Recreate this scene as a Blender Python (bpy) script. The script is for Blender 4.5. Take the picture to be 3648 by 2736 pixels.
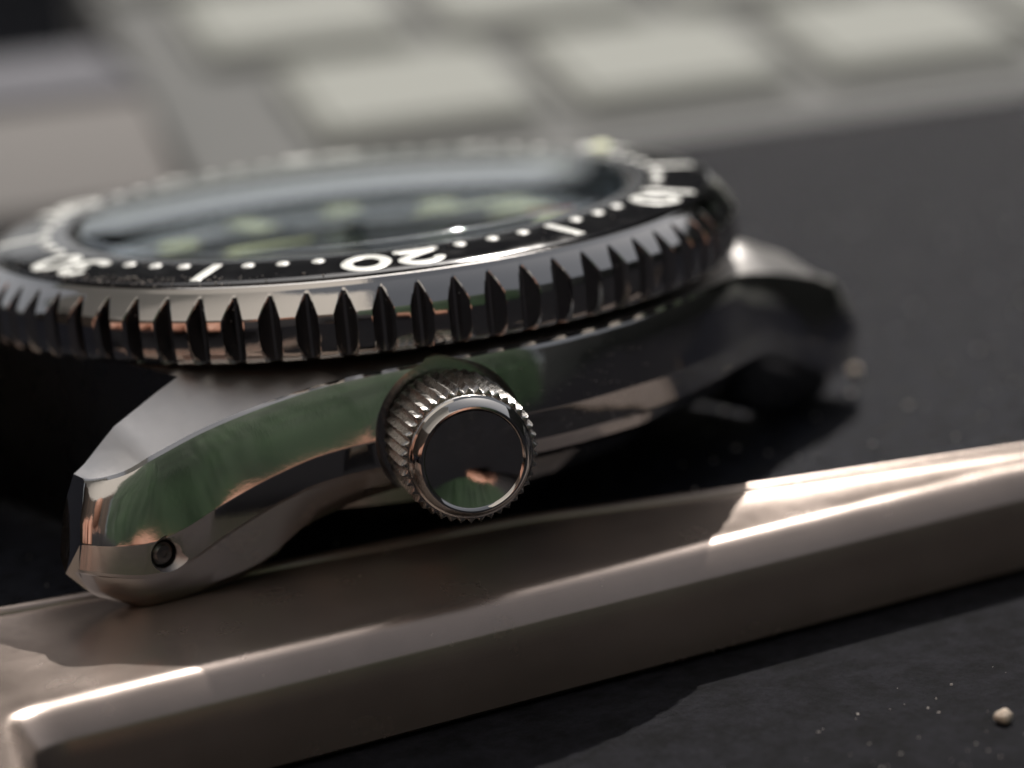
import bpy, bmesh, math, random
from mathutils import Vector, Matrix
R = math.radians
PI = math.pi
for o in list(bpy.data.objects):
    bpy.data.objects.remove(o)
SC = bpy.context.scene
COL = SC.collection
random.seed(7)

# ------------------------------------------------------------------ camera (1 unit = 1 cm, z = 0 is the top of the watch bezel)
cam_d = bpy.data.cameras.new('camera')
cam = bpy.data.objects.new('camera', cam_d)
COL.objects.link(cam)
right = Vector((0.7644841, -0.63831127, -0.09012648))
up = Vector((0.22096306, 0.12812847, 0.96682905))
fwd = Vector((0.60559012, 0.75904006, -0.23899539))
CAMP = Vector((-7.85023685, -11.04527993, 2.25634576))
m = Matrix((right, up, -fwd)).transposed().to_4x4()
m.translation = CAMP
cam.matrix_world = m
cam_d.sensor_width = 36.0
cam_d.lens = 2589.75 / 1024 * 36.0
cam_d.clip_start = 0.1
cam_d.clip_end = 5000
cam_d.dof.use_dof = True
cam_d.dof.focus_distance = 11.5
cam_d.dof.aperture_fstop = 0.23
SC.camera = cam

# ------------------------------------------------------------------ sky, sun, exposure
SUN_AZ, SUN_EL = R(41), R(48)
world = bpy.data.worlds.new('World')
SC.world = world
world.use_nodes = True
wn = world.node_tree
bg = wn.nodes['Background']
sky = wn.nodes.new('ShaderNodeTexSky')
sky.sky_type = 'NISHITA'
sky.sun_disc = False
sky.sun_elevation = SUN_EL
sky.sun_rotation = PI / 2 - SUN_AZ
sky.dust_density = 4.0
sky.air_density = 1.0
sky.ozone_density = 1.0
hsv = wn.nodes.new('ShaderNodeHueSaturation')       # thin bright haze: a paler blue
hsv.inputs['Saturation'].default_value = 0.30
wn.links.new(sky.outputs[0], hsv.inputs['Color'])
wn.links.new(hsv.outputs[0], bg.inputs[0])
bg.inputs[1].default_value = 0.115
sun_d = bpy.data.lights.new('sun', 'SUN')
sun_d.energy = 5.0
sun_d.angle = R(0.5)
sun_d.color = (1.0, 0.945, 0.875)
sun = bpy.data.objects.new('sun', sun_d)
COL.objects.link(sun)
sdir = Vector((math.cos(SUN_EL) * math.cos(SUN_AZ), math.cos(SUN_EL) * math.sin(SUN_AZ), math.sin(SUN_EL)))
sun.rotation_euler = sdir.to_track_quat('Z', 'Y').to_euler()
sun.location = sdir * 60
SC.view_settings.view_transform = 'Standard'
SC.view_settings.look = 'None'
SC.view_settings.gamma = 1.0
SC.view_settings.exposure = -0.30

# ------------------------------------------------------------------ helpers
def tag(o, label=None, cat=None, group=None, kind=None):
    if label: o['label'] = label
    if cat: o['category'] = cat
    if group: o['group'] = group
    if kind: o['kind'] = kind
    return o

def empty(name, loc=(0, 0, 0), parent=None):
    o = bpy.data.objects.new(name, None)
    COL.objects.link(o)
    o.location = loc
    o.empty_display_size = 0.3
    if parent: o.parent = parent
    return o

def finish(name, bm, mats, parent=None, smooth=True, angle=30, normals=True):
    if normals: bmesh.ops.recalc_face_normals(bm, faces=bm.faces)
    if smooth:
        for f in bm.faces: f.smooth = True
        for e in bm.edges:
            if len(e.link_faces) == 2 and e.calc_face_angle(0) > R(angle): e.smooth = False
    me = bpy.data.meshes.new(name)
    bm.to_mesh(me); bm.free()
    if not isinstance(mats, (list, tuple)): mats = [mats]
    for mt in mats: me.materials.append(mt)
    o = bpy.data.objects.new(name, me)
    COL.objects.link(o)
    if parent: o.parent = parent
    return o

def mesh_obj(name, verts, faces, mats, parent=None, smooth=False, angle=30, mi=None):
    bm = bmesh.new()
    vs = [bm.verts.new(v) for v in verts]
    for i, f in enumerate(faces):
        fc = bm.faces.new([vs[k] for k in f])
        if mi: fc.material_index = mi[i]
    return finish(name, bm, mats, parent, smooth, angle)

def lathe(bm, prof, seg=192, M=None, closed=False, mi=0, wob=None):
    """prof: list of (r, z). returns rings."""
    rings = []
    for (r, z) in prof:
        if r < 1e-6:
            rings.append([bm.verts.new((0, 0, z) if M is None else M @ Vector((0, 0, z)))])
            continue
        ring = []
        for i in range(seg):
            a = 2 * PI * i / seg
            p = Vector((r * math.cos(a), r * math.sin(a), z))
            if M is not None: p = M @ p
            ring.append(bm.verts.new(p))
        rings.append(ring)
    n = len(rings)
    pairs = [(i, i + 1) for i in range(n - 1)] + ([(n - 1, 0)] if closed else [])
    for a, b in pairs:
        A, B = rings[a], rings[b]
        for i in range(seg):
            j = (i + 1) % seg
            if len(A) == 1 and len(B) == 1: continue
            if len(A) == 1: f = bm.faces.new((A[0], B[i], B[j]))
            elif len(B) == 1: f = bm.faces.new((A[i], A[j], B[0]))
            else: f = bm.faces.new((A[i], A[j], B[j], B[i]))
            f.material_index = mi
    return rings

def interp(tab, x):
    if x <= tab[0][0]: return tab[0][1]
    for (a, b), (c, d) in zip(tab, tab[1:]):
        if x <= c: return b + (d - b) * (x - a) / (c - a)
    return tab[-1][1]

def smooth_interp(tab, x):
    """Catmull-Rom through table points"""
    n = len(tab)
    if x <= tab[0][0]: return tab[0][1]
    if x >= tab[-1][0]: return tab[-1][1]
    for i in range(n - 1):
        if x <= tab[i + 1][0]:
            x0, y0 = tab[i]; x1, y1 = tab[i + 1]
            h = x1 - x0
            m0 = (tab[i + 1][1] - tab[max(i - 1, 0)][1]) / (tab[i + 1][0] - tab[max(i - 1, 0)][0])
            j = min(i + 2, n - 1)
            m1 = (tab[j][1] - tab[i][1]) / (tab[j][0] - tab[i][0])
            t = (x - x0) / h
            return ((2*t**3 - 3*t**2 + 1) * y0 + (t**3 - 2*t**2 + t) * h * m0 +
                    (-2*t**3 + 3*t**2) * y1 + (t**3 - t**2) * h * m1)

# ------------------------------------------------------------------ materials
def mat(name, base=(0.5, 0.5, 0.5), metal=0.0, rough=0.5, spec=0.5, coat=0.0, coat_rough=0.05):
    mt = bpy.data.materials.new(name); mt.use_nodes = True
    b = mt.node_tree.nodes['Principled BSDF']
    b.inputs['Base Color'].default_value = (*base, 1)
    b.inputs['Metallic'].default_value = metal
    b.inputs['Roughness'].default_value = rough
    b.inputs['Specular IOR Level'].default_value = spec
    b.inputs['Coat Weight'].default_value = coat
    b.inputs['Coat Roughness'].default_value = coat_rough
    return mt, mt.node_tree, b

def N(nt, typ, **kw):
    n = nt.nodes.new(typ)
    for k, v in kw.items(): setattr(n, k, v)
    return n

def noise(nt, scale, detail=3, rough=0.5, vec_scale=None, coord='Object'):
    tc = N(nt, 'ShaderNodeTexCoord')
    no = N(nt, 'ShaderNodeTexNoise')
    no.inputs['Scale'].default_value = scale
    no.inputs['Detail'].default_value = detail
    no.inputs['Roughness'].default_value = rough
    if vec_scale:
        mp = N(nt, 'ShaderNodeMapping'); mp.inputs['Scale'].default_value = vec_scale
        nt.links.new(tc.outputs[coord], mp.inputs[0]); nt.links.new(mp.outputs[0], no.inputs[0])
        no['mp'] = 1
    else: nt.links.new(tc.outputs[coord], no.inputs[0])
    return no

def ramp(nt, src, a, b, ca=(0, 0, 0), cb=(1, 1, 1)):
    r = N(nt, 'ShaderNodeValToRGB')
    r.color_ramp.elements[0].position = a; r.color_ramp.elements[1].position = b
    r.color_ramp.elements[0].color = (*ca, 1); r.color_ramp.elements[1].color = (*cb, 1)
    nt.links.new(src, r.inputs[0])
    return r

def bump(nt, src, b, strength=0.1, dist=0.01):
    bp = N(nt, 'ShaderNodeBump')
    bp.inputs['Strength'].default_value = strength; bp.inputs['Distance'].default_value = dist
    nt.links.new(src, bp.inputs['Height']); nt.links.new(bp.outputs[0], b.inputs['Normal'])
    return bp

def steel(name, base, rough, rvar=0.06, bump_s=0.02, scale=6, stretch=None, bscale=40, aniso=0):
    mt, nt, b = mat(name, base, 1.0, rough)
    n1 = noise(nt, scale, 5, 0.6)
    r1 = N(nt, 'ShaderNodeMapRange')
    r1.inputs['From Min'].default_value = 0.35; r1.inputs['From Max'].default_value = 0.75
    r1.inputs['To Min'].default_value = rough; r1.inputs['To Max'].default_value = rough + rvar
    nt.links.new(n1.outputs[0], r1.inputs[0]); nt.links.new(r1.outputs[0], b.inputs['Roughness'])
    n2 = noise(nt, bscale, 4, 0.6, stretch)
    bump(nt, n2.outputs[0], b, bump_s, 0.01)
    return mt

M_polish = steel('polished_steel', (0.53, 0.51, 0.49), 0.05, 0.07, 0.02, 4)
M_brush = steel('brushed_steel', (0.60, 0.58, 0.57), 0.30, 0.08, 0.22, 5, (1.5, 60, 3), 12)
M_dark_steel = steel('shaded_steel', (0.40, 0.38, 0.36), 0.12, 0.1, 0.04, 5)
M_crown_side = steel('knurled_steel', (0.50, 0.48, 0.46), 0.16, 0.25, 0.35, 14, None, 60)

# bezel insert
M_insert, nt, b = mat('black_insert', (0.012, 0.012, 0.014), 0, 0.12, 0.5)
n = noise(nt, 9, 4); r = ramp(nt, n.outputs[0], 0.4, 0.8, (0.08,)*3, (0.2,)*3)
nt.links.new(r.outputs[0], b.inputs['Roughness'])
M_white, nt, b = mat('white_enamel', (0.86, 0.87, 0.83), 0, 0.35)
M_lume, nt, b = mat('lume_paint', (0.90, 0.95, 0.55), 0, 0.5)
M_dial, nt, b = mat('dial_black', (0.012, 0.013, 0.018), 0, 0.35)
M_print, nt, b = mat('dial_print', (0.65, 0.66, 0.66), 0, 0.5)
M_red, nt, b = mat('red_lacquer', (0.75, 0.06, 0.04), 0, 0.3)
M_dust, nt, b = mat('dust', (0.42, 0.39, 0.36), 0, 0.9)
M_crumb, nt, b = mat('crumb', (0.75, 0.62, 0.50), 0, 0.7)
M_gasket, nt, b = mat('gasket_rubber', (0.012, 0.012, 0.013), 0, 0.3)
M_plug, nt, b = mat('dark_pin', (0.28, 0.26, 0.25), 0.95, 0.25)

# crystal: clear pane, reflects by Fresnel on both faces and lets straight light through
M_glass = bpy.data.materials.new('watch_crystal'); M_glass.use_nodes = True
nt = M_glass.node_tree
for nd in list(nt.nodes):
    if nd.type != 'OUTPUT_MATERIAL': nt.nodes.remove(nd)
out = [nd for nd in nt.nodes if nd.type == 'OUTPUT_MATERIAL'][0]
tr = N(nt, 'ShaderNodeBsdfTransparent'); tr.inputs[0].default_value = (0.93, 0.95, 0.96, 1)
gl = N(nt, 'ShaderNodeBsdfGlossy'); gl.inputs['Roughness'].default_value = 0.03
gl.inputs[0].default_value = (0.92, 0.97, 1.0, 1)
mx = N(nt, 'ShaderNodeMixShader'); fr = N(nt, 'ShaderNodeFresnel'); geo = N(nt, 'ShaderNodeNewGeometry')
mr = N(nt, 'ShaderNodeMapRange')
mr.inputs['To Min'].default_value = 1.77; mr.inputs['To Max'].default_value = 1 / 1.77
nt.links.new(geo.outputs['Backfacing'], mr.inputs[0]); nt.links.new(mr.outputs[0], fr.inputs[0])
nt.links.new(fr.outputs[0], mx.inputs[0]); nt.links.new(tr.outputs[0], mx.inputs[1]); nt.links.new(gl.outputs[0], mx.inputs[2])
nt.links.new(mx.outputs[0], out.inputs[0])

# ------------------------------------------------------------------ the watch: frames
LUG_AZ = R(-92)          # direction of 3 o'clock
e3 = Vector((math.cos(LUG_AZ), math.sin(LUG_AZ), 0))
u6 = Vector((math.cos(LUG_AZ - PI/2), math.sin(LUG_AZ - PI/2), 0))   # towards 6 o'clock (left in the picture)
CR_AZ = R(-116)
ca = Vector((math.cos(CR_AZ), math.sin(CR_AZ), 0))
def W(x, y, z): return u6 * x + e3 * y + Vector((0, 0, z))
TABLE_Z = -1.42

watch = empty('dive_watch', (0, 0, TABLE_Z))
tag(watch, 'steel dive watch head without a strap, lying dial up on the black surface', 'watch')
off = Vector((0, 0, -TABLE_Z))
def wchild(o):
    o.parent = watch
    o.location = off
    return o

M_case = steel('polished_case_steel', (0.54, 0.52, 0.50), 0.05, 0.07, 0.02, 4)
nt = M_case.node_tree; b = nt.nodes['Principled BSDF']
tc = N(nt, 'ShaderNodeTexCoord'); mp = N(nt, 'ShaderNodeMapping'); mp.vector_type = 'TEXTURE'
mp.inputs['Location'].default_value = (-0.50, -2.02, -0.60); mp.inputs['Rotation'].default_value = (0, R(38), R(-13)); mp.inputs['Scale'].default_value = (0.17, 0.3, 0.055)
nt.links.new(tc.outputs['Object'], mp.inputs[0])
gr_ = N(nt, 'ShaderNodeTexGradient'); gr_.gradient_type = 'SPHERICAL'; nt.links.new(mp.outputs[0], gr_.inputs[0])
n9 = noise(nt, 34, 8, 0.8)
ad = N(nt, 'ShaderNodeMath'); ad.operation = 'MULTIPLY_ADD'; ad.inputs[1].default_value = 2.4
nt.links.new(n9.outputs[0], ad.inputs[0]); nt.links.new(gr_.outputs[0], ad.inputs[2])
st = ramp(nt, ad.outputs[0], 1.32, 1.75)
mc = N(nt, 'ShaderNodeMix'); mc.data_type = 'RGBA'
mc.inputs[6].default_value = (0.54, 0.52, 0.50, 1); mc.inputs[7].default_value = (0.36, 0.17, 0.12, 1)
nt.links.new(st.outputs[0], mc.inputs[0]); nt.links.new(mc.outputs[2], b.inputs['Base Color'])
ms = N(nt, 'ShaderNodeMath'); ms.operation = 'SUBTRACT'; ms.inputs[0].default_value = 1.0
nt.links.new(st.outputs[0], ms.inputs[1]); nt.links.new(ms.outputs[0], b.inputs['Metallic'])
M_inner = steel('darkened_lug_steel', (0.12, 0.12, 0.12), 0.25, 0.1, 0.05, 5)  # dark base colour stands in for the shade between the lugs
# ---- case
Y_OUT = [(0, 2.035), (0.25, 2.02), (0.5, 1.97), (0.75, 1.885), (1.0, 1.765), (1.28, 1.605), (1.57, 1.47), (1.83, 1.38), (2.08, 1.335), (2.3, 1.30), (2.5, 1.28)]
ZT_OUT = [(0, -0.44), (0.6, -0.44), (1.0, -0.46), (1.28, -0.49), (1.57, -0.55), (1.83, -0.615), (2.08, -0.69), (2.26, -0.742), (2.5, -0.77)]
ZT_IN = [(0, -0.42), (1.64, -0.42), (1.72, -0.425), (1.86, -0.480), (1.97, -0.530), (2.09, -0.583), (2.22, -0.640), (2.31, -0.69), (2.37, -0.73), (2.5, -0.80)]
ZF = [(0, -0.91), (1.05, -0.915), (1.37, -0.945), (1.57, -1.01), (1.82, -1.12), (2.0, -1.20), (2.15, -1.23), (2.3, -1.20), (2.5, -1.13)]
ZB = [(0, -1.03), (0.9, -1.05), (1.3, -1.15), (1.6, -1.35), (1.85, -1.41), (2.1, -1.418), (2.25, -1.415), (2.5, -1.36)]
TIP = [(-1.42, 2.20), (-1.32, 2.34), (-1.2, 2.44), (-1.12, 2.455), (-0.95, 2.42), (-0.8, 2.36), (-0.72, 2.31), (-0.4, 2.2)]
def section(x):
    yo = smooth_interp(Y_OUT, x); zo = smooth_interp(ZT_OUT, x); zi = interp(ZT_IN, x)
    zf = smooth_interp(ZF, x); zb = smooth_interp(ZB, x)
    yi = 1.03
    H = zo - zf
    bul = interp([(0, 0.03), (1.0, 0.055), (1.3, 0.075), (2.0, 0.075), (2.5, 0.05)], x)
    pts = [(yi, zi, 0), (yi + (yo - yi) * .5, (zi + zo) / 2 + 0.004, 0), (yo - 0.035, zo + 0.002, 1), (yo - 0.012, zo - 0.010, 1), (yo, zo - 0.032, 1),
           (yo + bul * .36, zo - H * .22, 1), (yo + bul * .71, zo - H * .45, 1), (yo + bul * .985, zo - H * .645, 1), (yo + bul, zo - H * .66, 1), (yo + bul - 0.004, zo - H * .675, 1), (yo + bul - .022, zo - H * .96, 1), (yo + bul - .036, zf, 1)]
    d = zf - zb
    pts += [(yo + bul - .075, zf - .012, 1), (yo - .06, zf - d * .55, 1), (yo - .10, zb + min(.05, d * .3), 1), (yo - .16, zb, 1), (yi + .005, zb, 1)]
    for k in range(1, 7): pts.append((yi, zb + (zi - zb) * k / 7, 1))
    return pts
bm = bmesh.new()
xs = [i * 0.05 for i in range(0, 35)] + [1.74]
xs2 = [1.74 + i * 0.04 for i in range(1, 10)]
NT = 10
def add_ring(pts3): return [bm.verts.new(p) for p in pts3]
rings = []
for x in xs + xs2:
    rings.append(([(x, y, z) for (y, z, k) in section(x)], x))
x0 = xs2[-1]
for t in range(1, NT + 1):
    tt = t / NT
    ang = tt * PI / 2
    base = section(x0 + (2.42 - x0) * math.sin(ang))
    pts = []
    for (y, z, k) in base:
        xt = interp(TIP, z)
        xx = x0 + (xt - x0) * math.sin(ang)
        yy = y
        if y > 1.05: yy = y - min(0.13, (y - 1.04)) * (1 - math.cos(ang))
        pts.append((xx, yy, z))
    rings.append((pts, 9))
kinds = [k for (_, _, k) in section(0)]
vr = [add_ring([Vector(p) for p in pts]) for pts, x in rings]
K = len(kinds) - 6; nb = len(xs)
mids = []
for i in range(len(vr) - 1):
    for j in range(K - 1):
        f = bm.faces.new((vr[i][j], vr[i+1][j], vr[i+1][j+1], vr[i][j+1]))
        f.material_index = 0 if (j <= 1) else 1
for i in range(nb - 1, len(vr) - 1):   # lug inner wall
    for j in range(K - 1, K + 6):
        j2 = (j + 1) % (K + 6)
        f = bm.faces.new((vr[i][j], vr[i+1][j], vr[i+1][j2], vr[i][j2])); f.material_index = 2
f = bm.faces.new(vr[-1]); f.material_index = 1                       # tip cap
T0 = []; B0 = []
for i in range(nb):
    x = rings[i][1]
    T0.append(bm.verts.new((x, 0, section(x)[0][1]))); B0.append(bm.verts.new((x, 0, section(x)[K-1][1])))
for i in range(nb - 1):
    bm.faces.new((T0[i], T0[i+1], vr[i+1][0], vr[i][0])).material_index = 0
    bm.faces.new((vr[i][K-1], vr[i+1][K-1], B0[i+1], B0[i])).material_index = 1
i = nb - 1
bm.faces.new([T0[i], B0[i]] + vr[i][K-1:] + [vr[i][0]]).material_index = 2
for v in [v for v in bm.verts if not v.link_faces]: bm.verts.remove(v)
geom = bm.verts[:] + bm.edges[:] + bm.faces[:]
r_ = bmesh.ops.duplicate(bm, geom=geom)
nv = [g for g in r_['geom'] if isinstance(g, bmesh.types.BMVert)]
for v in nv: v.co.y = -v.co.y
geom = bm.verts[:] + bm.edges[:] + bm.faces[:]
r_ = bmesh.ops.duplicate(bm, geom=geom)
nv = [g for g in r_['geom'] if isinstance(g, bmesh.types.BMVert)]
for v in nv: v.co.x = -v.co.x
bmesh.ops.remove_doubles(bm, verts=bm.verts, dist=1e-4)
for v in bm.verts: v.co = W(*v.co)
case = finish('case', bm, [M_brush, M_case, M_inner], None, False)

def boolean_cut(target, cutter):
    md = target.modifiers.new('cut', 'BOOLEAN'); md.operation = 'DIFFERENCE'; md.object = cutter; md.solver = 'EXACT'
    dg = bpy.context.evaluated_depsgraph_get(); dg.update()
    me = bpy.data.meshes.new_from_object(target.evaluated_get(dg))
    target.modifiers.clear(); old = target.data; target.data = me; me.name = target.name
    bpy.data.objects.remove(cutter)
def cyl(center, axis, r, d0, d1, seg=64, r1=None):
    bm = bmesh.new()
    M = Matrix.Translation(center) @ axis.to_track_quat('Z', 'Y').to_matrix().to_4x4()
    lathe(bm, [(0, d0), (r, d0), (r1 or r, d1), (0, d1)], seg, M)
    return finish('cutter', bm, [M_polish], None, False)
CRZ = -0.79
boolean_cut(case, cyl(Vector((0, 0, CRZ)), ca, 0.350, 1.88, 3.0, 96))
HOLE = W(2.10, 1.0, -1.135)
boolean_cut(case, cyl(HOLE, e3, 0.066, 0.2, 1.0, 40))
boolean_cut(case, cyl(HOLE, e3, 0.062, 0.345, 0.40, 40, 0.100))
bm = bmesh.new(); bm.from_mesh(case.data)
bm2 = bm
for f in bm.faces: f.smooth = True
for e in bm.edges:
    e.smooth = not (len(e.link_faces) == 2 and e.calc_face_angle(0) > R(22))
bm.to_mesh(case.data); bm.free()
wchild(case)

# lug hole lining and spring bar end
bm = bmesh.new()
Mh = Matrix.Translation(HOLE) @ e3.to_track_quat('Z', 'Y').to_matrix().to_4x4()
lathe(bm, [(0, .345), (.014, .345), (.017, .352), (.038, .350), (.052, .338), (.058, .32), (.058, .2), (0, .2)], 40, Mh)
wchild(finish('spring_bar_end', bm, [M_plug]))

# ---- case back
bm = bmesh.new()
lathe(bm, [(0, -1.395), (1.25, -1.395), (1.30, -1.385), (1.34, -1.35), (1.36, -1.27), (1.52, -1.25), (1.57, -1.22), (1.585, -1.15), (1.585, -1.06), (1.70, -1.045), (1.72, -1.02), (1.72, -0.9), (0, -0.9)], 192)
wchild(finish('case_back', bm, [M_polish]))

# ---- crown
crown = empty('crown')
wchild(crown)
Mc = Matrix.Translation(Vector((0, 0, CRZ))) @ Matrix((Vector((0,0,1)).cross(ca), Vector((0, 0, 1)), ca)).transposed().to_4x4() @ Matrix.Diagonal((1.035, 1.035, 1, 1))
bm = bmesh.new()
NTT = 42; SUB = 10; seg = NTT * SUB
def knurl(rad, depth, i):
    t = (i % SUB) / SUB
    tri = abs(2 * t - 1)
    tri = tri ** 1.2
    return rad - depth * (1 - tri)
rows = [(2.02, 0.285, 0.0), (2.05, 0.300, 0.6), (2.09, 0.306, 1.0), (2.2, 0.308, 1), (2.32, 0.308, 1), (2.42, 0.308, 1), (2.455, 0.305, 1), (2.468, 0.297, .9), (2.472, 0.283, 0.3), (2.472, 0.277, 0)]
rg = []
for (d, rad, kf) in rows:
    ring = []
    for i in range(seg):
        a = 2 * PI * i / seg + (2.47 - d) * 0.16
        rr = knurl(rad, 0.020 * kf, i)
        ring.append(bm.verts.new(Mc @ Vector((rr * math.cos(a), rr * math.sin(a), d))))
    rg.append(ring)
for A, B in zip(rg, rg[1:]):
    for i in range(seg):
        j = (i + 1) % seg
        bm.faces.new((A[i], A[j], B[j], B[i]))
bm.faces.new(rg[0]); bm.faces.new(rg[-1])
finish('knurled_grip', bm, [M_crown_side], crown, True, 40)
bm = bmesh.new()
lathe(bm, [(0, 2.45), (.274, 2.45), (.274, 2.488), (.271, 2.496), (.262, 2.503), (.240, 2.546), (.234, 2.552), (.226, 2.553), (.220, 2.549), (.214, 2.541), (.205, 2.5385), (.17, 2.529), (.13, 2.5195), (.09, 2.512), (.045, 2.507), (0, 2.505)], 160, Mc)
finish('crown_cap', bm, [M_polish], crown, True, 25)
bm = bmesh.new()
lathe(bm, [(0, 1.90), (.33, 1.90), (.33, 1.905), (.20, 1.93), (.20, 2.06), (0, 2.06)], 96, Mc)
finish('crown_tube', bm, [M_dark_steel], crown, True, 25)

# ---- bezel with its grooved edge
bezel = empty('bezel')
wchild(bezel)
NG = 72; SUBG = 44; seg = NG * SUBG
A0 = R(-122.85)
prof = [(1.80, -0.43), (1.885, -0.40), (1.93, -0.392), (1.975, -0.388), (1.990, -0.378), (2.001, -0.362), (2.008, -0.342), (2.012, -0.322), (2.014, -0.30), (2.016, -0.27), (2.016, -0.235), (2.015, -0.185), (2.008, -0.168)]
nch = 12
for i in range(1, nch + 1):
    t = i / nch
    prof.append((2.008 + (1.918 - 2.008) * t, -0.168 + (-0.062 + 0.168) * t + 0.006 * math.sin(PI * t)))
prof += [(1.912, -0.052), (1.905, -0.0445), (1.897, -0.042), (1.890, -0.0455), (1.886, -0.054), (1.884, -0.10), (1.70, -0.10), (1.70, -0.43)]
bm = bmesh.new()
rg = []
step = 2 * PI / NG
for pi_, (r0, z) in enumerate(prof):
    ring = []
    for i in range(seg):
        a = A0 + step * i / SUBG
        da = ((i % SUBG) / SUBG)
        da = min(da, 1 - da) * step * 2.0
        zz = z; rr = r0
        if r0 > 1.90 and z < -0.06:
            rr = min(r0, 1.937 + 1.75 * max(0, da - 0.007))
        ring.append(bm.verts.new((rr * math.cos(a), rr * math.sin(a), zz)))
    rg.append(ring)
for k in range(len(rg)):
    A, B = rg[k], rg[(k + 1) % len(rg)]
    for i in range(seg):
        j = (i + 1) % seg
        bm.faces.new((A[i], A[j], B[j], B[i]))
finish('bezel_ring', bm, [M_polish], bezel, True, 24)
def insz(r):
    return interp([(1.49, .004), (1.60, 0.0), (1.80, -0.016), (1.85, -0.023), (1.873, -0.032), (1.884, -0.05)], r)
bm = bmesh.new()
lathe(bm, [(1.49, -0.12), (1.49, -.004), (1.496, .003), (1.51, .0035), (1.60, 0), (1.80, -0.016), (1.85, -0.023), (1.873, -0.032), (1.8835, -0.05), (1.8835, -0.12)], 288)
finish('bezel_insert', bm, [M_insert], bezel, True, 35)

def polar(a, b, m):
    """a: along the ring (clockwise +), b: radius; m: minute"""
    th = -R(6 * m) - a / 1.72
    return Vector((b * math.cos(th), b * math.sin(th), insz(b) + 0.0025))
def strip(bm, pts, w, m, closed=False, capround=True):
    """stroke in (a,b) space as a raised ribbon"""
    n = len(pts)
    L = []; Rr = []
    for i, p in enumerate(pts):
        q0 = pts[(i - 1) % n] if (i > 0 or closed) else p
        q1 = pts[(i + 1) % n] if (i < n - 1 or closed) else p
        t = Vector((q1[0] - q0[0], q1[1] - q0[1])); t.normalize()
        nn = Vector((-t.y, t.x)) * w / 2
        L.append((p[0] + nn.x, p[1] + nn.y)); Rr.append((p[0] - nn.x, p[1] - nn.y))
    rows_ = []
    for l, r in zip(L, Rr):
        row = []
        for s in (0, .12, .5, .88, 1):
            q = (l[0] + (r[0] - l[0]) * s, l[1] + (r[1] - l[1]) * s)
            v = polar(q[0], q[1], m); v.z += (-0.003 if s in (0, 1) else 0.0)
            row.append(bm.verts.new(v))
        rows_.append(row)
    rng = range(n if closed else n - 1)
    for i in rng:
        A = rows_[i]; B = rows_[(i + 1) % n]
        for k in range(4): bm.faces.new((A[k], A[k+1], B[k+1], B[k]))
    if not closed and capround:
        for i, s in ((0, -1), (n - 1, 1)):
            p = pts[i]; q = pts[1] if i == 0 else pts[n - 2]
            t = math.atan2(p[1] - q[1], p[0] - q[0])
            c = bm.verts.new(polar(p[0], p[1], m))
            arc = [bm.verts.new(polar(p[0] + w / 2 * math.cos(t - PI/2 + PI * k / 8), p[1] + w / 2 * math.sin(t - PI/2 + PI * k / 8), m)) for k in range(9)]
            for k in range(8): bm.faces.new((c, arc[k], arc[k+1]))
def arcpts(cx, cy, rx, ry, a0, a1, n=16):
    return [(cx + rx * math.cos(R(a0 + (a1 - a0) * i / n)), cy + ry * math.sin(R(a0 + (a1 - a0) * i / n))) for i in range(n + 1)]
DW, DH = 0.175, 0.205     # stroke-centre box of a digit
def digit_strokes(ch):
    """centre lines in x 0..DW (reading direction), y 0..DH (up)"""
    w, h = DW, DH
    if ch == '0': return [(arcpts(w/2, h/2, w/2 * 1.04, h/2, 0, 352.5, 47), True)]
    if ch == '1': return [([(w*.6, -.01), (w*.6, h*.5), (w*.6, h + .01)], False)]
    if ch == '2': return [(arcpts(w/2, h*.70, w*.47, h*.30, 165, -25, 14) + [(w*.55, h*.28), (0, 0)], False), ([(0, 0), (w*.5, 0), (w, 0)], False)]
    if ch == '3': return [(arcpts(w*.47, h*.755, w*.42, h*.245, 150, -90, 14), False), (arcpts(w*.47, h*.255, w*.49, h*.255, 90, -150, 14), False)]
    if ch == '4': return [([(w*.74, 0), (w*.74, h*.5), (w*.74, h)], False), ([(w*.74, h), (0, h*.28), (w*1.0, h*.28)], False)]
    if ch == '5': return [([(w*.92, h), (w*.15, h), (w*.08, h*.52)], False), (arcpts(w*.45, h*.31, w*.48, h*.31, 125, -150, 14), False)]
def numeral(txt, m):
    gap = 0.078
    tot = 2 * DW + gap
    for k, ch in enumerate(txt):
        bm = bmesh.new()
        x0 = -tot / 2 + k * (DW + gap)
        if ch == '1': x0 += 0.02
        for (pts, cl) in digit_strokes(ch):
            P = [(x0 + p[0], 1.618 + p[1]) for p in pts]
            strip(bm, P, 0.058, m, cl)
        o = finish('numeral', bm, [M_white], bezel, True, 30)
for t, mm in (('10', 10), ('20', 20), ('30', 30), ('40', 40), ('50', 50)): numeral(t, mm)
for mm in (5, 15, 25, 35, 45, 55):
    bm = bmesh.new()
    strip(bm, [(0, 1.59), (0, 1.67), (0, 1.76), (0, 1.845)], 0.058, mm, False, False)
    finish('minute_bar', bm, [M_white], bezel, True, 30)
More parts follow.
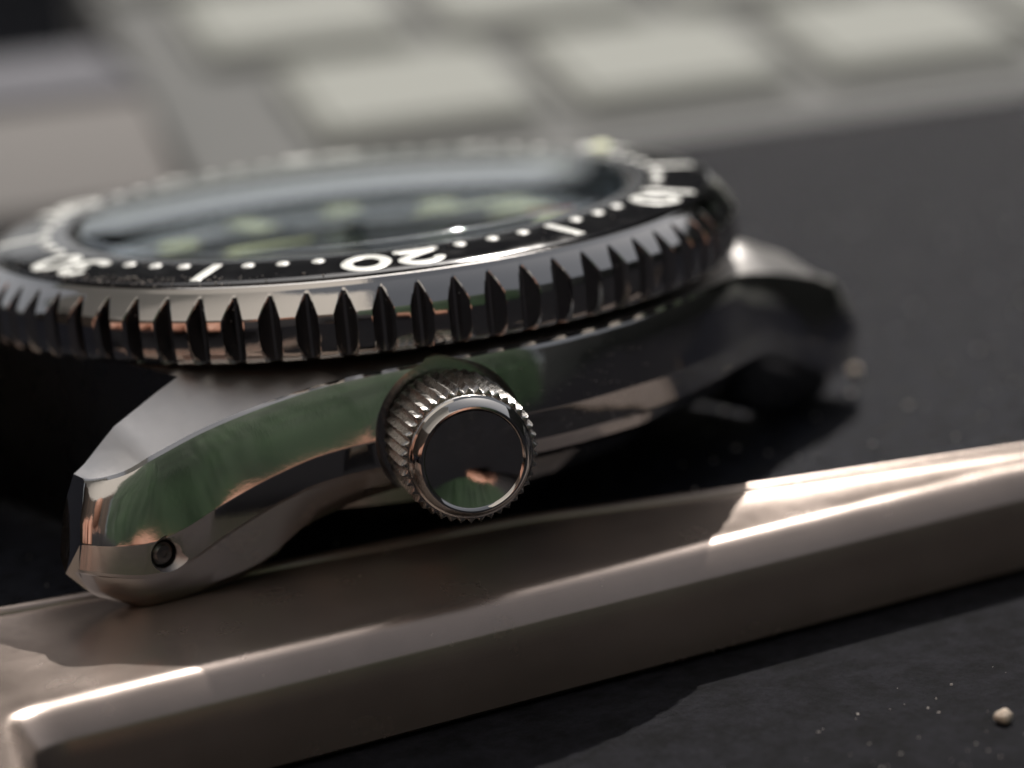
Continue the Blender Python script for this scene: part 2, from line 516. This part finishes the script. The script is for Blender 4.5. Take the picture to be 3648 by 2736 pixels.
for mm in range(60):
    if mm % 5 == 0 or mm % 10 in (1, 9): continue
    bm = bmesh.new()
    c = bm.verts.new(polar(0, 1.617, mm) + Vector((0, 0, .003)))
    r1 = [bm.verts.new(polar(.026 * math.cos(a), 1.617 + .026 * math.sin(a), mm) + Vector((0, 0, .002))) for a in [2 * PI * k / 20 for k in range(20)]]
    r2 = [bm.verts.new(polar(.033 * math.cos(a), 1.617 + .033 * math.sin(a), mm) - Vector((0, 0, .002))) for a in [2 * PI * k / 20 for k in range(20)]]
    for k in range(20):
        j = (k + 1) % 20
        bm.faces.new((c, r1[k], r1[j])); bm.faces.new((r1[k], r2[k], r2[j], r1[j]))
    finish('minute_dot', bm, [M_white], bezel, True, 30)
bm = bmesh.new()                       # triangle at zero, with its round lume pip
nn = 14
prev = None
for k in range(nn + 1):
    b_ = 1.60 + 0.25 * k / nn; hw = 0.015 + 0.19 * k / nn
    row = [bm.verts.new(polar(-hw + 2 * hw * s / 6, b_, 0)) for s in range(7)]
    if prev:
        for s in range(6): bm.faces.new((prev[s], prev[s+1], row[s+1], row[s]))
    prev = row
finish('zero_triangle', bm, [M_white], bezel, False)
bm = bmesh.new()
Mp = Matrix.Translation(Vector((1.765, 0, insz(1.765))))
lathe(bm, [(0, 0.03), (.03, .027), (.055, .016), (.062, 0.0)], 32, Mp)
finish('lume_pip', bm, [M_lume], bezel)

# ---- crystal, dial and hands
bm = bmesh.new()
dome = []
for i in range(13):
    r = 1.40 * i / 12
    dome.append((r, 0.098 - 0.068 * (r / 1.40) ** 2))
top = dome + [(1.415, 0.0265), (1.44, 0.004), (1.448, -0.012), (1.45, -0.035)]
bot = [(1.45, -0.12), (1.40, -0.13)] + [(r, z - 0.16) for (r, z) in reversed(dome)][1:]
lathe(bm, top + bot, 288)
wchild(finish('crystal', bm, [M_glass], None, True, 30))
bm = bmesh.new()
lathe(bm, [(1.452, -0.30), (1.452, -0.03), (1.462, -0.018), (1.478, -0.018), (1.488, -0.03), (1.488, -0.30)], 256)
wchild(finish('crystal_gasket', bm, [M_gasket]))
dial = empty('dial'); wchild(dial)
DZ = -0.26
bm = bmesh.new(); lathe(bm, [(0, DZ), (1.36, DZ)], 192)
finish('dial_plate', bm, [M_dial], dial)
bm = bmesh.new(); lathe(bm, [(1.30, DZ + .004), (1.32, DZ + .02), (1.42, -0.16), (1.452, -0.14), (1.452, -.30), (1.30, -.30)], 256)
M_reh, _, _ = mat('chapter_ring', (0.02, 0.021, 0.026), 0.3, 0.22)
finish('chapter_ring', bm, [M_reh], dial)
A12 = LUG_AZ + PI / 2
def dp(ang_deg, r, t, z):   # clockwise angle from 12
    th = A12 - R(ang_deg)
    d = Vector((math.cos(th), math.sin(th), 0)); s = Vector((math.sin(th), -math.cos(th), 0))
    p = d * r + s * t; p.z = z
    return p
def flat_solid(name, pts, z0, z1, mt, parent, inset=0.0):
    bm = bmesh.new()
    T = [bm.verts.new((p.x, p.y, z1)) for p in pts]; B = [bm.verts.new((p.x, p.y, z0)) for p in pts]
    bm.faces.new(T); bm.faces.new(list(reversed(B)))
    for k in range(len(pts)):
        j = (k + 1) % len(pts); bm.faces.new((T[k], B[k], B[j], T[j]))
    return finish(name, bm, [mt], parent, False)
for h in range(12):
    a = h * 30
    if h == 3: pass
    if h == 0:
        P = [dp(a, 1.22, -.17, 0), dp(a, 1.22, .17, 0), dp(a, .88, .02, 0), dp(a, .88, -.02, 0)]
    elif h in (6, 9): P = [dp(a, 1.22, -.075, 0), dp(a, 1.22, .075, 0), dp(a, .86, .075, 0), dp(a, .86, -.075, 0)]
    elif h == 3: P = [dp(a, 1.24, -.05, 0), dp(a, 1.24, .05, 0), dp(a, 1.17, .05, 0), dp(a, 1.17, -.05, 0)]
    else: P = [dp(a, 1.08 + .115 * math.cos(q), .115 * math.sin(q), 0) for q in [2 * PI * k / 24 for k in range(24)]]
    flat_solid('hour_marker', P, DZ + .001, DZ + .035, M_lume, dial)
    Q = [dp(a, (p_r * 1.0), 0, 0) for p_r in (1,)]
for k in range(60):
    w = .012 if k % 5 else .022
    flat_solid('minute_track_mark', [dp(k * 6, 1.29, -w, 0), dp(k * 6, 1.29, w, 0), dp(k * 6, 1.245, w, 0), dp(k * 6, 1.245, -w, 0)], DZ + .001, DZ + .006, M_print, dial)
def hand(name, ang, L, w, z, mt, tail=.15, rim=True):
    P = [dp(ang, -tail, -w * .4, 0), dp(ang, -tail, w * .4, 0), dp(ang, L * .25, w * .5, 0), dp(ang, L * .85, w, 0), dp(ang, L, 0, 0), dp(ang, L * .85, -w, 0), dp(ang, L * .25, -w * .5, 0)]
    o = flat_solid(name, P, z, z + .012, M_polish, dial)
    if rim:
        Q = [dp(ang, L * .3, -w * .32, 0), dp(ang, L * .3, w * .32, 0), dp(ang, L * .83, w * .72, 0), dp(ang, L * .93, 0, 0), dp(ang, L * .83, -w * .72, 0)]
        flat_solid(name + '_lume', Q, z + .0125, z + .018, M_lume, dial)
hand('hour_hand', 197, .78, .085, DZ + .075, M_lume)
hand('minute_hand', 12, 1.12, .07, DZ + .11, M_lume)
P = [dp(44, -.3, -.012, 0), dp(44, -.3, .012, 0), dp(44, 1.15, .008, 0), dp(44, 1.15, -.008, 0)]
flat_solid('second_hand', P, DZ + .128, DZ + .134, M_print, dial)
P = [dp(44, .92, -.02, 0), dp(44, .92, .02, 0), dp(44, 1.17, .012, 0), dp(44, 1.17, -.012, 0)]
flat_solid('second_hand_tip', P, DZ + .135, DZ + .140, M_red, dial)
bm = bmesh.new(); lathe(bm, [(.06, DZ), (.06, DZ + .16), (.05, DZ + .175), (0, DZ + .18)], 32)
finish('hand_hub', bm, [M_polish], dial)

# ------------------------------------------------------------------ setting: black glossy surface and lower desk
def grain_black(name, base, rough, gloss, bs):
    mt = bpy.data.materials.new(name); mt.use_nodes = True; nt = mt.node_tree
    for nd in list(nt.nodes):
        if nd.type != 'OUTPUT_MATERIAL': nt.nodes.remove(nd)
    out = [nd for nd in nt.nodes if nd.type == 'OUTPUT_MATERIAL'][0]
    df = N(nt, 'ShaderNodeBsdfDiffuse'); gl = N(nt, 'ShaderNodeBsdfGlossy'); mx = N(nt, 'ShaderNodeMixShader')
    gl.inputs['Roughness'].default_value = rough; gl.inputs[0].default_value = (1, 1, 1, 1); mx.inputs[0].default_value = gloss
    n1 = noise(nt, 7, 9, 0.78)
    r1 = ramp(nt, n1.outputs[0], 0.38, 0.72, tuple(c * .45 for c in base), tuple(c * 2.4 for c in base))
    nt.links.new(r1.outputs[0], df.inputs[0])
    n3 = noise(nt, 26, 6, 0.72)
    bp = N(nt, 'ShaderNodeBump'); bp.inputs['Strength'].default_value = bs; bp.inputs['Distance'].default_value = 0.03
    nt.links.new(n3.outputs[0], bp.inputs['Height'])
    nt.links.new(bp.outputs[0], df.inputs['Normal']); nt.links.new(bp.outputs[0], gl.inputs['Normal'])
    nt.links.new(df.outputs[0], mx.inputs[1]); nt.links.new(gl.outputs[0], mx.inputs[2]); nt.links.new(mx.outputs[0], out.inputs[0])
    return mt
M_plate = grain_black('black_lacquer', (0.0080, 0.0086, 0.0125), 0.22, 0.022, 0.6)
M_desk = grain_black('black_leather', (0.0095, 0.0095, 0.0125), 0.35, 0.02, 1.0)
RE = [(-3.55, -0.02), (-2.62, -0.55), (-2.247, -0.70), (-1.58, -1.04), (-0.3, -1.52), (0.672, -2.097), (1.986, -2.80), (4.0, -3.95), (7, -5.6)]   # rear edge of metal rim
def sheet(name, outline, z, z0, mt, kind='structure'):
    bm = bmesh.new()
    T = [bm.verts.new((x, y, z)) for x, y in outline]; B = [bm.verts.new((x, y, z0)) for x, y in outline]
    bm.faces.new(T); bm.faces.new(list(reversed(B)))
    for k in range(len(T)):
        j = (k + 1) % len(T); bm.faces.new((T[k], B[k], B[j], T[j]))
    o = finish(name, bm, [mt], None, False); tag(o, kind=kind); return o
tab = sheet('tabletop', [(x, y + .012) for x, y in RE] + [(60, -5.6), (60, 60), (-30, 60), (-30, 14.0)], TABLE_Z - .004, TABLE_Z - .42, M_plate)
tag(tab, 'glossy black surface with fine dust under the watch')
DESK_Z = -1.93
desk = sheet('desk', [(-40, -32), (75, -32), (75, 75), (-40, 75)], DESK_Z, DESK_Z - 1.5, M_desk)
tag(desk, 'black grained leather surface in front of the metal rim')

# ------------------------------------------------------------------ metal bar
M_bar = steel('brushed_bar_steel', (0.42, 0.335, 0.29), 0.20, 0.1, 0.10, 3, (1, 1, 1), 9)
nt = M_bar.node_tree
nt.nodes['Principled BSDF'].inputs['Metallic'].default_value = 0.72
for nd in list(nt.nodes):
    if nd.type == 'MAPPING':                        # brushing along the bar
        nd.inputs['Scale'].default_value = (0.5, 26, 26)
        m1 = N(nt, 'ShaderNodeMapping'); m1.inputs['Rotation'].default_value = (0, 0, R(13.3))
        src = nd.inputs[0].links[0].from_socket
        nt.links.new(src, m1.inputs[0]); nt.links.new(m1.outputs[0], nd.inputs[0])
nb1 = noise(nt, 1.1, 6, 0.65); rb1 = ramp(nt, nb1.outputs[0], .3, .75, (.36, .295, .26), (.47, .39, .345))
nt.links.new(rb1.outputs[0], nt.nodes['Principled BSDF'].inputs['Base Color'])
FE = [(-4.6, -4.4), (-3.75, -2.95), (-3.42, -2.25), (-3.30, -1.99), (-3.18, -1.95), (1.63, -3.09), (4.0, -4.02), (7, -5.67)]       # front face line
bm = bmesh.new()
rows_ = []
xs_ = [-4.6 + i * .06 for i in range(0, 26)] + [-3.04 + i * (10.04) / 90 for i in range(91)]
for x in xs_:
    yr = interp(RE, x) if x > -3.55 else -0.02 - .53 * (x + 3.55)
    yf = interp(FE, x)
    w = max(yr - yf, .30)
    zt = TABLE_Z
    pts = [(yr, DESK_Z + .02), (yr, zt - .01)]
    for k in range(7):                                  # rounded rear lip, a little proud
        a = PI * k / 6
        pts.append((yr - .04 + .04 * math.cos(a), zt + .002 + .030 * math.sin(a)))
    pts.append((yr - .10, zt - .004))
    ys = yf + min(.20, w * .6)
    pts.append((ys + .02, zt - .004))
    rf = .16
    for k in range(1, 8):                               # fillet from the flat top into the chamfer
        a = R(42) * k / 7
        pts.append((ys - rf * math.sin(a), zt - .004 - rf * (1 - math.cos(a))))
    yc, zc = pts[-1]
    t = yc - yf
    pts.append((yf + .006, zc - (t - .006) * .9)); pts.append((yf, zc - t * .9 - .008))
    zb_ = zc - t * .9
    pts += [(yf - .004, zb_ - .1), (yf - .006, zb_ - .25), (yf - .004, DESK_Z + .035), (yf + .02, DESK_Z + .015)]
    rows_.append([bm.verts.new((x, y, z)) for y, z in pts])
for A, B in zip(rows_, rows_[1:]):
    for k in range(len(A)):
        j = (k + 1) % len(A); bm.faces.new((A[k], A[j], B[j], B[k]))
bm.faces.new(rows_[0]); bm.faces.new(rows_[-1])
bar = finish('metal_bar', bm, [M_bar], None, True, 35)
tag(bar, 'long brushed steel bar with a bright rounded front edge below the watch', 'metal bar')

# ------------------------------------------------------------------ background keyboard and box
KA = R(-23.6)
KU = Vector((math.cos(KA), math.sin(KA), 0)); KV = Vector((-math.sin(KA), math.cos(KA), 0))
def K3(a, b, z): return KU * a + KV * b + Vector((0, 0, z))
M_alu, nt, b = mat('silver_plastic', (0.205, 0.208, 0.206), 0.0, 0.7, 0.05)
M_key, nt, b = mat('white_key_plastic', (0.37, 0.38, 0.355), 0, 0.7, 0.05)
M_boxm, nt, b = mat('grey_box_plastic', (0.22, 0.21, 0.205), 0, 0.7, 0.05)
M_dark_top, nt, b = mat('darkened_top_plastic', (0.14, 0.14, 0.16), 0, 0.6, 0.1)
def rbox(name, a0, a1, b0, b1, z0, z1, mt, parent=None, taper=0.0, bev=.06, slope=0):
    bm = bmesh.new()
    lo = [K3(a0, b0, z0), K3(a1, b0, z0), K3(a1, b1, z0), K3(a0, b1, z0)]
    hi = [K3(a0 + taper, b0 + taper * .6, z1), K3(a1 - taper, b0 + taper * .6, z1), K3(a1 - taper, b1 - taper, z1 + slope), K3(a0 + taper, b1 - taper, z1 + slope)]
    L = [bm.verts.new(p) for p in lo]; Hh = [bm.verts.new(p) for p in hi]
    bm.faces.new(list(reversed(L))); bm.faces.new(Hh)
    for k in range(4):
        j = (k + 1) % 4; bm.faces.new((L[k], L[j], Hh[j], Hh[k]))
    bmesh.ops.bevel(bm, geom=bm.edges[:], offset=bev, segments=3, affect='EDGES')
    return finish(name, bm, [mt], parent, True, 40)
kb = empty('keyboard', K3(6, 12, TABLE_Z))
tag(kb, 'pale grey keyboard, far out of focus behind the watch', 'keyboard')
def kchild(o): o.parent = kb; o.location = -kb.location; return o
TILT = math.tan(R(12))
def slab(name, a0, a1, b0, b1, z0, h, mt, taper=0.0, bev=.06, base=None):
    """block lying on the tilted keyboard plane; z0 = plane height at b = 10.5"""
    zp = lambda b: z0 + TILT * (b - 10.5)
    bm = bmesh.new()
    lo = [K3(a0, b0, base if base is not None else zp(b0)), K3(a1, b0, base if base is not None else zp(b0)), K3(a1, b1, base if base is not None else zp(b1)), K3(a0, b1, base if base is not None else zp(b1))]
    b0t, b1t = b0 + taper * .6, b1 - taper
    hi = [K3(a0 + taper, b0t, zp(b0t) + h), K3(a1 - taper, b0t, zp(b0t) + h), K3(a1 - taper, b1t, zp(b1t) + h), K3(a0 + taper, b1t, zp(b1t) + h)]
    L = [bm.verts.new(p) for p in lo]; Hh = [bm.verts.new(p) for p in hi]
    bm.faces.new(list(reversed(L))); bm.faces.new(Hh)
    for k in range(4):
        j = (k + 1) % 4; bm.faces.new((L[k], L[j], Hh[j], Hh[k]))
    bmesh.ops.bevel(bm, geom=bm.edges[:], offset=bev, segments=3, affect='EDGES')
    return finish(name, bm, [mt], None, True, 40)
kchild(slab('keyboard_body', .62, 34, 9.38, 18.6, -1.30, 0, M_alu, .10, .06, TABLE_Z))
for row in range(3):
    b0 = 10.45 + row * 2.75
    a = 1.9 - row * 0.55
    while a < 27:
        w_ = 2.35
        kchild(slab('key', a, a + w_, b0, b0 + 2.35, -1.28, .17, M_key, .12, .08))
        a += w_ + .24
bx = empty('plastic_box', K3(-4, 12, TABLE_Z))
tag(bx, 'blurred grey plastic box left of the keyboard', 'box')
def wedge(name, prof, a0, a1, mt):
    bm = bmesh.new()
    A = [bm.verts.new(K3(a0, b, z)) for b, z in prof]; B = [bm.verts.new(K3(a1, b, z)) for b, z in prof]
    bm.faces.new(A); bm.faces.new(list(reversed(B)))
    for k in range(len(prof)):
        j = (k + 1) % len(prof); bm.faces.new((A[k], A[j], B[j], B[k]))
    bmesh.ops.bevel(bm, geom=bm.edges[:], offset=.05, segments=3, affect='EDGES')
    o = finish(name, bm, [mt], None, True, 40); o.parent = bx; o.location = -bx.location; return o
wedge('box_body', [(9.15, TABLE_Z), (9.2, -1.3), (11.0, -.62), (15, -.62), (15, TABLE_Z)], -9, .45, M_boxm)
wedge('dark_top', [(11.05, -.62), (11.15, -.50), (14.9, -.50), (14.9, -.62)], -9.05, .5, M_dark_top)  # added top plate, coloured dark to tone down the sunlit box top

# ------------------------------------------------------------------ dust
def specks(name, pts, label, parent=None):
    bm = bmesh.new()
    for p, s in pts:
        M_ = Matrix.Translation(p) @ Matrix.Rotation(random.random() * 6, 4, 'Z') @ Matrix.Rotation(random.random() * 6, 4, 'X') @ Matrix.Diagonal((s * random.uniform(.6, 1.6), s * random.uniform(.5, 1.1), s * random.uniform(.4, .9), 1))
        bmesh.ops.create_icosphere(bm, subdivisions=1, radius=1, matrix=M_)
    o = finish(name, bm, [M_dust], None, False, normals=False)
    tag(o, label, 'dust', kind='stuff'); return o
pts = []
for _ in range(150):
    th = R(random.gauss(-165, 13)); r = random.uniform(1.80, 1.885)
    pts.append((Vector((r * math.cos(th), r * math.sin(th), insz(r) + .004)), random.choice((.003, .004, .006))))
for _ in range(60):
    th = R(random.uniform(-180, 0)); r = random.uniform(1.5, 1.88)
    pts.append((Vector((r * math.cos(th), r * math.sin(th), insz(r) + .003)), random.choice((.002, .003, .004))))
for _ in range(90):
    th = R(random.uniform(-160, -60)); t = random.random(); r = 2.0 - t * .08
    pts.append((Vector((r * math.cos(th), r * math.sin(th), -.18 + t * .11)), random.choice((.002, .003))))
for _ in range(70):
    th = R(random.gauss(-95, 9)); z = random.uniform(-.86, -.5)
    rr = smooth_interp(Y_OUT, 0) + .01 + .04 * min(1, (-.44 - z) / .31)
    pts.append((Vector((rr * math.cos(th), rr * math.sin(th), z)), random.choice((.002, .003, .004))))
specks('bezel_dust', pts, 'fine pale dust scattered over the bezel')
pts = []
for _ in range(500):
    pts.append((Vector((random.uniform(-3, 7), random.uniform(-2.5, 7), TABLE_Z)), random.choice((.004, .006, .006, .009, .012))))
for _ in range(330):
    pts.append((Vector((random.uniform(-2.5, 3), random.uniform(-6, -3.6), DESK_Z)), random.choice((.003, .003, .004, .004, .006, .009))))
for _ in range(30):
    pts.append((Vector((random.uniform(.5, 6), random.uniform(-2, 5), TABLE_Z)), random.choice((.012, .016, .020))))
pts = [(p, s) for p, s in pts if not (p.z > DESK_Z + .1 and (p.y < interp(RE, p.x) + .03))]
specks('table_dust', pts, 'pale dust specks on the black surface')

# ------------------------------------------------------------------ unseen surroundings added for the reflections in steel and crystal
def skin_body(name, nodes, edges, mt, root, sub=2, parent=None):
    """nodes: name -> (point, radius)"""
    keys = list(nodes); idx = {k: i for i, k in enumerate(keys)}
    me = bpy.data.meshes.new(name)
    me.from_pydata([nodes[k][0] for k in keys], [(idx[a], idx[b]) for a, b in edges], [])
    o = bpy.data.objects.new(name, me); COL.objects.link(o)
    md = o.modifiers.new('skin', 'SKIN')
    for k in keys:
        r = nodes[k][1]; r = r if isinstance(r, tuple) else (r, r)
        me.skin_vertices[0].data[idx[k]].radius = r
        me.skin_vertices[0].data[idx[k]].use_root = (k == root)
    sb = o.modifiers.new('sub', 'SUBSURF'); sb.levels = sb.render_levels = sub
    dg = bpy.context.evaluated_depsgraph_get(); dg.update()
    m2 = bpy.data.meshes.new_from_object(o.evaluated_get(dg))
    o.modifiers.clear(); o.data = m2; m2.name = name
    m2.materials.clear(); m2.materials.append(mt)
    for p in m2.polygons: p.use_smooth = True
    if parent: o.parent = parent
    return o
M_skin, nt, b = mat('skin', (0.52, 0.27, 0.19), 0, 0.5)
M_cloth, nt, b = mat('dark_jacket', (0.018, 0.017, 0.020), 0, 0.9)
M_hair, nt, b = mat('dark_hair', (0.02, 0.014, 0.01), 0, 0.6)
PAZ = R(-150)  # photographer stand-in, posed out of view to colour and darken reflections
pd = Vector((math.cos(PAZ), math.sin(PAZ), 0)); ps = Vector((-pd.y, pd.x, 0))
def PP(a, s, z): return tuple(pd * a + ps * s + Vector((0, 0, z)))
body = skin_body('body', {
    'pelvis': (PP(62, 0, -42), 15), 'waist': (PP(60, 0, -24), 14), 'chest': (PP(55, 0, -6), 16), 'collar': (PP(52, 0, 8), 9),
    'neck': (PP(50, 0, 13), 5.5), 'head': (PP(47, 0, 21), 8.2), 'crown': (PP(47, 0, 28), 6.5),
    'sr': (PP(53, 17, 5), 6.5), 'er': (PP(36, 24, -1), 4.0), 'wr': (PP(15.0, 12.0, -.9), 1.0), 'pr': (PP(8.6, 7.7, -1.15), (2.0, .8)),
    'sl': (PP(53, -17, 5), 6.5), 'el': (PP(38, -22, -8), 4.6), 'wl': (PP(18, -9, .4), 2.2), 'pl': (PP(11.5, -4.6, .6), (2.3, 1.2)),
    'k0': (PP(9.2, -7.20, 1.3), .85), 'f0': (PP(7.4, -6.60, .5), .75), 't0': (PP(6.6, -6.30, -.9), .6), 'k1': (PP(9.2, -5.45, 1.3), .85), 'f1': (PP(7.4, -4.90, .5), .75), 't1': (PP(6.6, -4.65, -.9), .6), 'k2': (PP(9.2, -3.70, 1.3), .85), 'f2': (PP(7.4, -3.20, .5), .75), 't2': (PP(6.6, -3.00, -.9), .6), 'k3': (PP(9.2, -1.95, 1.3), .85), 'f3': (PP(7.4, -1.50, .5), .75), 't3': (PP(6.6, -1.35, -.9), .6)},
    [('pelvis', 'waist'), ('waist', 'chest'), ('chest', 'collar'), ('collar', 'neck'), ('neck', 'head'), ('head', 'crown'), ('collar', 'sr'), ('sr', 'er'), ('er', 'wr'), ('wr', 'pr'),
     ('collar', 'sl'), ('sl', 'el'), ('el', 'wl'), ('wl', 'pl'), ('pl', 'k0'), ('k0', 'f0'), ('f0', 't0'), ('pl', 'k1'), ('k1', 'f1'), ('f1', 't1'), ('pl', 'k2'), ('k2', 'f2'), ('f2', 't2'), ('pl', 'k3'), ('k3', 'f3'), ('f3', 't3')], M_cloth, 'pelvis')
body.data.materials.append(M_skin)
for p in body.data.polygons:
    c = p.center; a = c.dot(pd); s_ = c.dot(ps)
    if c.z > 12 or a < 33: p.material_index = 1
tag(body, 'stand-in for the unseen photographer, dark jacket and bare forearms set for the steel reflections', 'person')
body.name = 'person'

def arc_wall(name, az0, az1, dist, z0, z1, thick, mt, bumpy=0.0, n=60, rows=14):
    bm = bmesh.new(); g = []
    rnd = random.Random(3)
    for i in range(n + 1):
        a = R(az0 + (az1 - az0) * i / n); col = []
        for k in range(rows + 1):
            z = z0 + (z1 - z0) * k / rows
            d = dist + bumpy * rnd.uniform(-1, 1) * 2
            col.append(bm.verts.new((d * math.cos(a), d * math.sin(a), z + bumpy * rnd.uniform(-1, 1))))
        col.append(bm.verts.new(((dist + thick) * math.cos(a), (dist + thick) * math.sin(a), z1)))
        col.append(bm.verts.new(((dist + thick) * math.cos(a), (dist + thick) * math.sin(a), z0)))
        g.append(col)
    for A, B in zip(g, g[1:]):
        for k in range(len(A)):
            j = (k + 1) % len(A); bm.faces.new((A[k], A[j], B[j], B[k]))
    bm.faces.new(g[0]); bm.faces.new(g[-1])
    return finish(name, bm, [mt], None, bumpy > 0, 80)
M_hedge, nt, b = mat('hedge_leaves', (0.06, 0.13, 0.05), 0, 0.6)
n1 = noise(nt, .022, 5, .6); r1 = ramp(nt, n1.outputs[0], .35, .7, (.012, .030, .014), (.036, .080, .034)); nt.links.new(r1.outputs[0], b.inputs[0])
M_wood, nt, b = mat('brown_boards', (0.07, 0.045, 0.033), 0, 0.7)
n1 = noise(nt, .05, 6, .7, (1, 1, .1)); r1 = ramp(nt, n1.outputs[0], .35, .7, (.02, .013, .01), (.11, .07, .05)); nt.links.new(r1.outputs[0], b.inputs[0])
M_slate, nt, b = mat('slate', (0.03, 0.033, 0.036), 0, 0.6)
M_reflector, nt, b = mat('white_reflector', (0.62, 0.59, 0.56), 0, 0.9)
hd = arc_wall('hedge', -128, -78, 230, -90, 190, 60, M_hedge, 1.2)  # placed out of view to put green into the flank reflection
tag(hd, 'unseen green hedge added for the reflection in the flank of the watch case', 'hedge')
wl = arc_wall('wall', -235, -129, 260, -90, 165, 20, M_wood)  # invented backing that keeps the bright horizon out of the steel
tag(wl, 'unseen dark brown wall added to darken reflections in the crown and bezel', 'wall')
w3 = arc_wall('wall', -77, 48, 330, -90, 150, 20, M_slate)  # invented dark backing; its end cuts off the crystal reflection
tag(w3, 'unseen dark slate wall added to darken the right lug and end the crystal glare', 'wall')
w2 = arc_wall('wall', -245, -122, 300, 175, 1000, 20, M_reflector)  # added bounce surface for a bright chamfer reflection
tag(w2, 'unseen white reflector wall added to brighten the bezel chamfer', 'wall')
blk = empty('blocker', (40, 50, 60))  # unseen slab, added to darken part of the crystal reflection
M_blocker, nt, b = mat('blocker_dark', (0.03, 0.03, 0.032), 0, 0.9)
bm = bmesh.new(); P1 = []; P2 = []
for i in range(21):
    a = R(12 + (76 - 12) * i / 20)
    P1.append([bm.verts.new((d * math.cos(a), d * math.sin(a), z)) for d, z in ((72, 60), (275, 60), (275, 61), (72, 61))])
for A, B in zip(P1, P1[1:]):
    for k in range(4):
        j = (k + 1) % 4; bm.faces.new((A[k], A[j], B[j], B[k]))
bm.faces.new(P1[0]); bm.faces.new(P1[-1])
o = finish('panel', bm, [M_blocker], blk, False); o.location = -blk.location
tag(blk, 'dark canvas awning added out of view, its underside darkens the crystal reflection', 'blocker')
rl = arc_wall('glare_bar', 49, 118, 150, 11.5, 15.5, 2.5, M_slate)  # invented strip that splits the glare on the crystal
tag(rl, 'unseen thin grey bar added to put a dark line across the crystal glare', 'glare_bar')
gr = sheet('ground', [(-1500, -1500), (1500, -1500), (1500, 1500), (-1500, 1500)], -90, -95, M_hedge)

crumbs = [((2.66, -1.02, TABLE_Z), .035, 'tiny pale crumb touching the dark tip of the right lug'), ((6.4, .1, TABLE_Z), .05, 'out of focus crumb highest up at the right edge'),
          ((4.35, -1.25, TABLE_Z), .04, 'blurred crumb on the black surface right of the right lug'), ((0.05, -4.25, DESK_Z), .038, 'pale crumb on the black leather in the lower right corner')]
for p, r, lb in crumbs:
    bm = bmesh.new()
    bmesh.ops.create_icosphere(bm, subdivisions=3, radius=r)
    rn = random.Random(p[0])
    for v in bm.verts: v.co *= 1 + .22 * math.sin(v.co.x * 90 + 1) * math.cos(v.co.y * 80) + rn.uniform(-.06, .06)
    for v in bm.verts: v.co.z = v.co.z * .8 + r * .7
    o = finish('crumb', bm, [M_crumb], None, True, 80); o.location = p
    tag(o, lb, 'crumb', 'pale crumbs lying on the black surfaces')
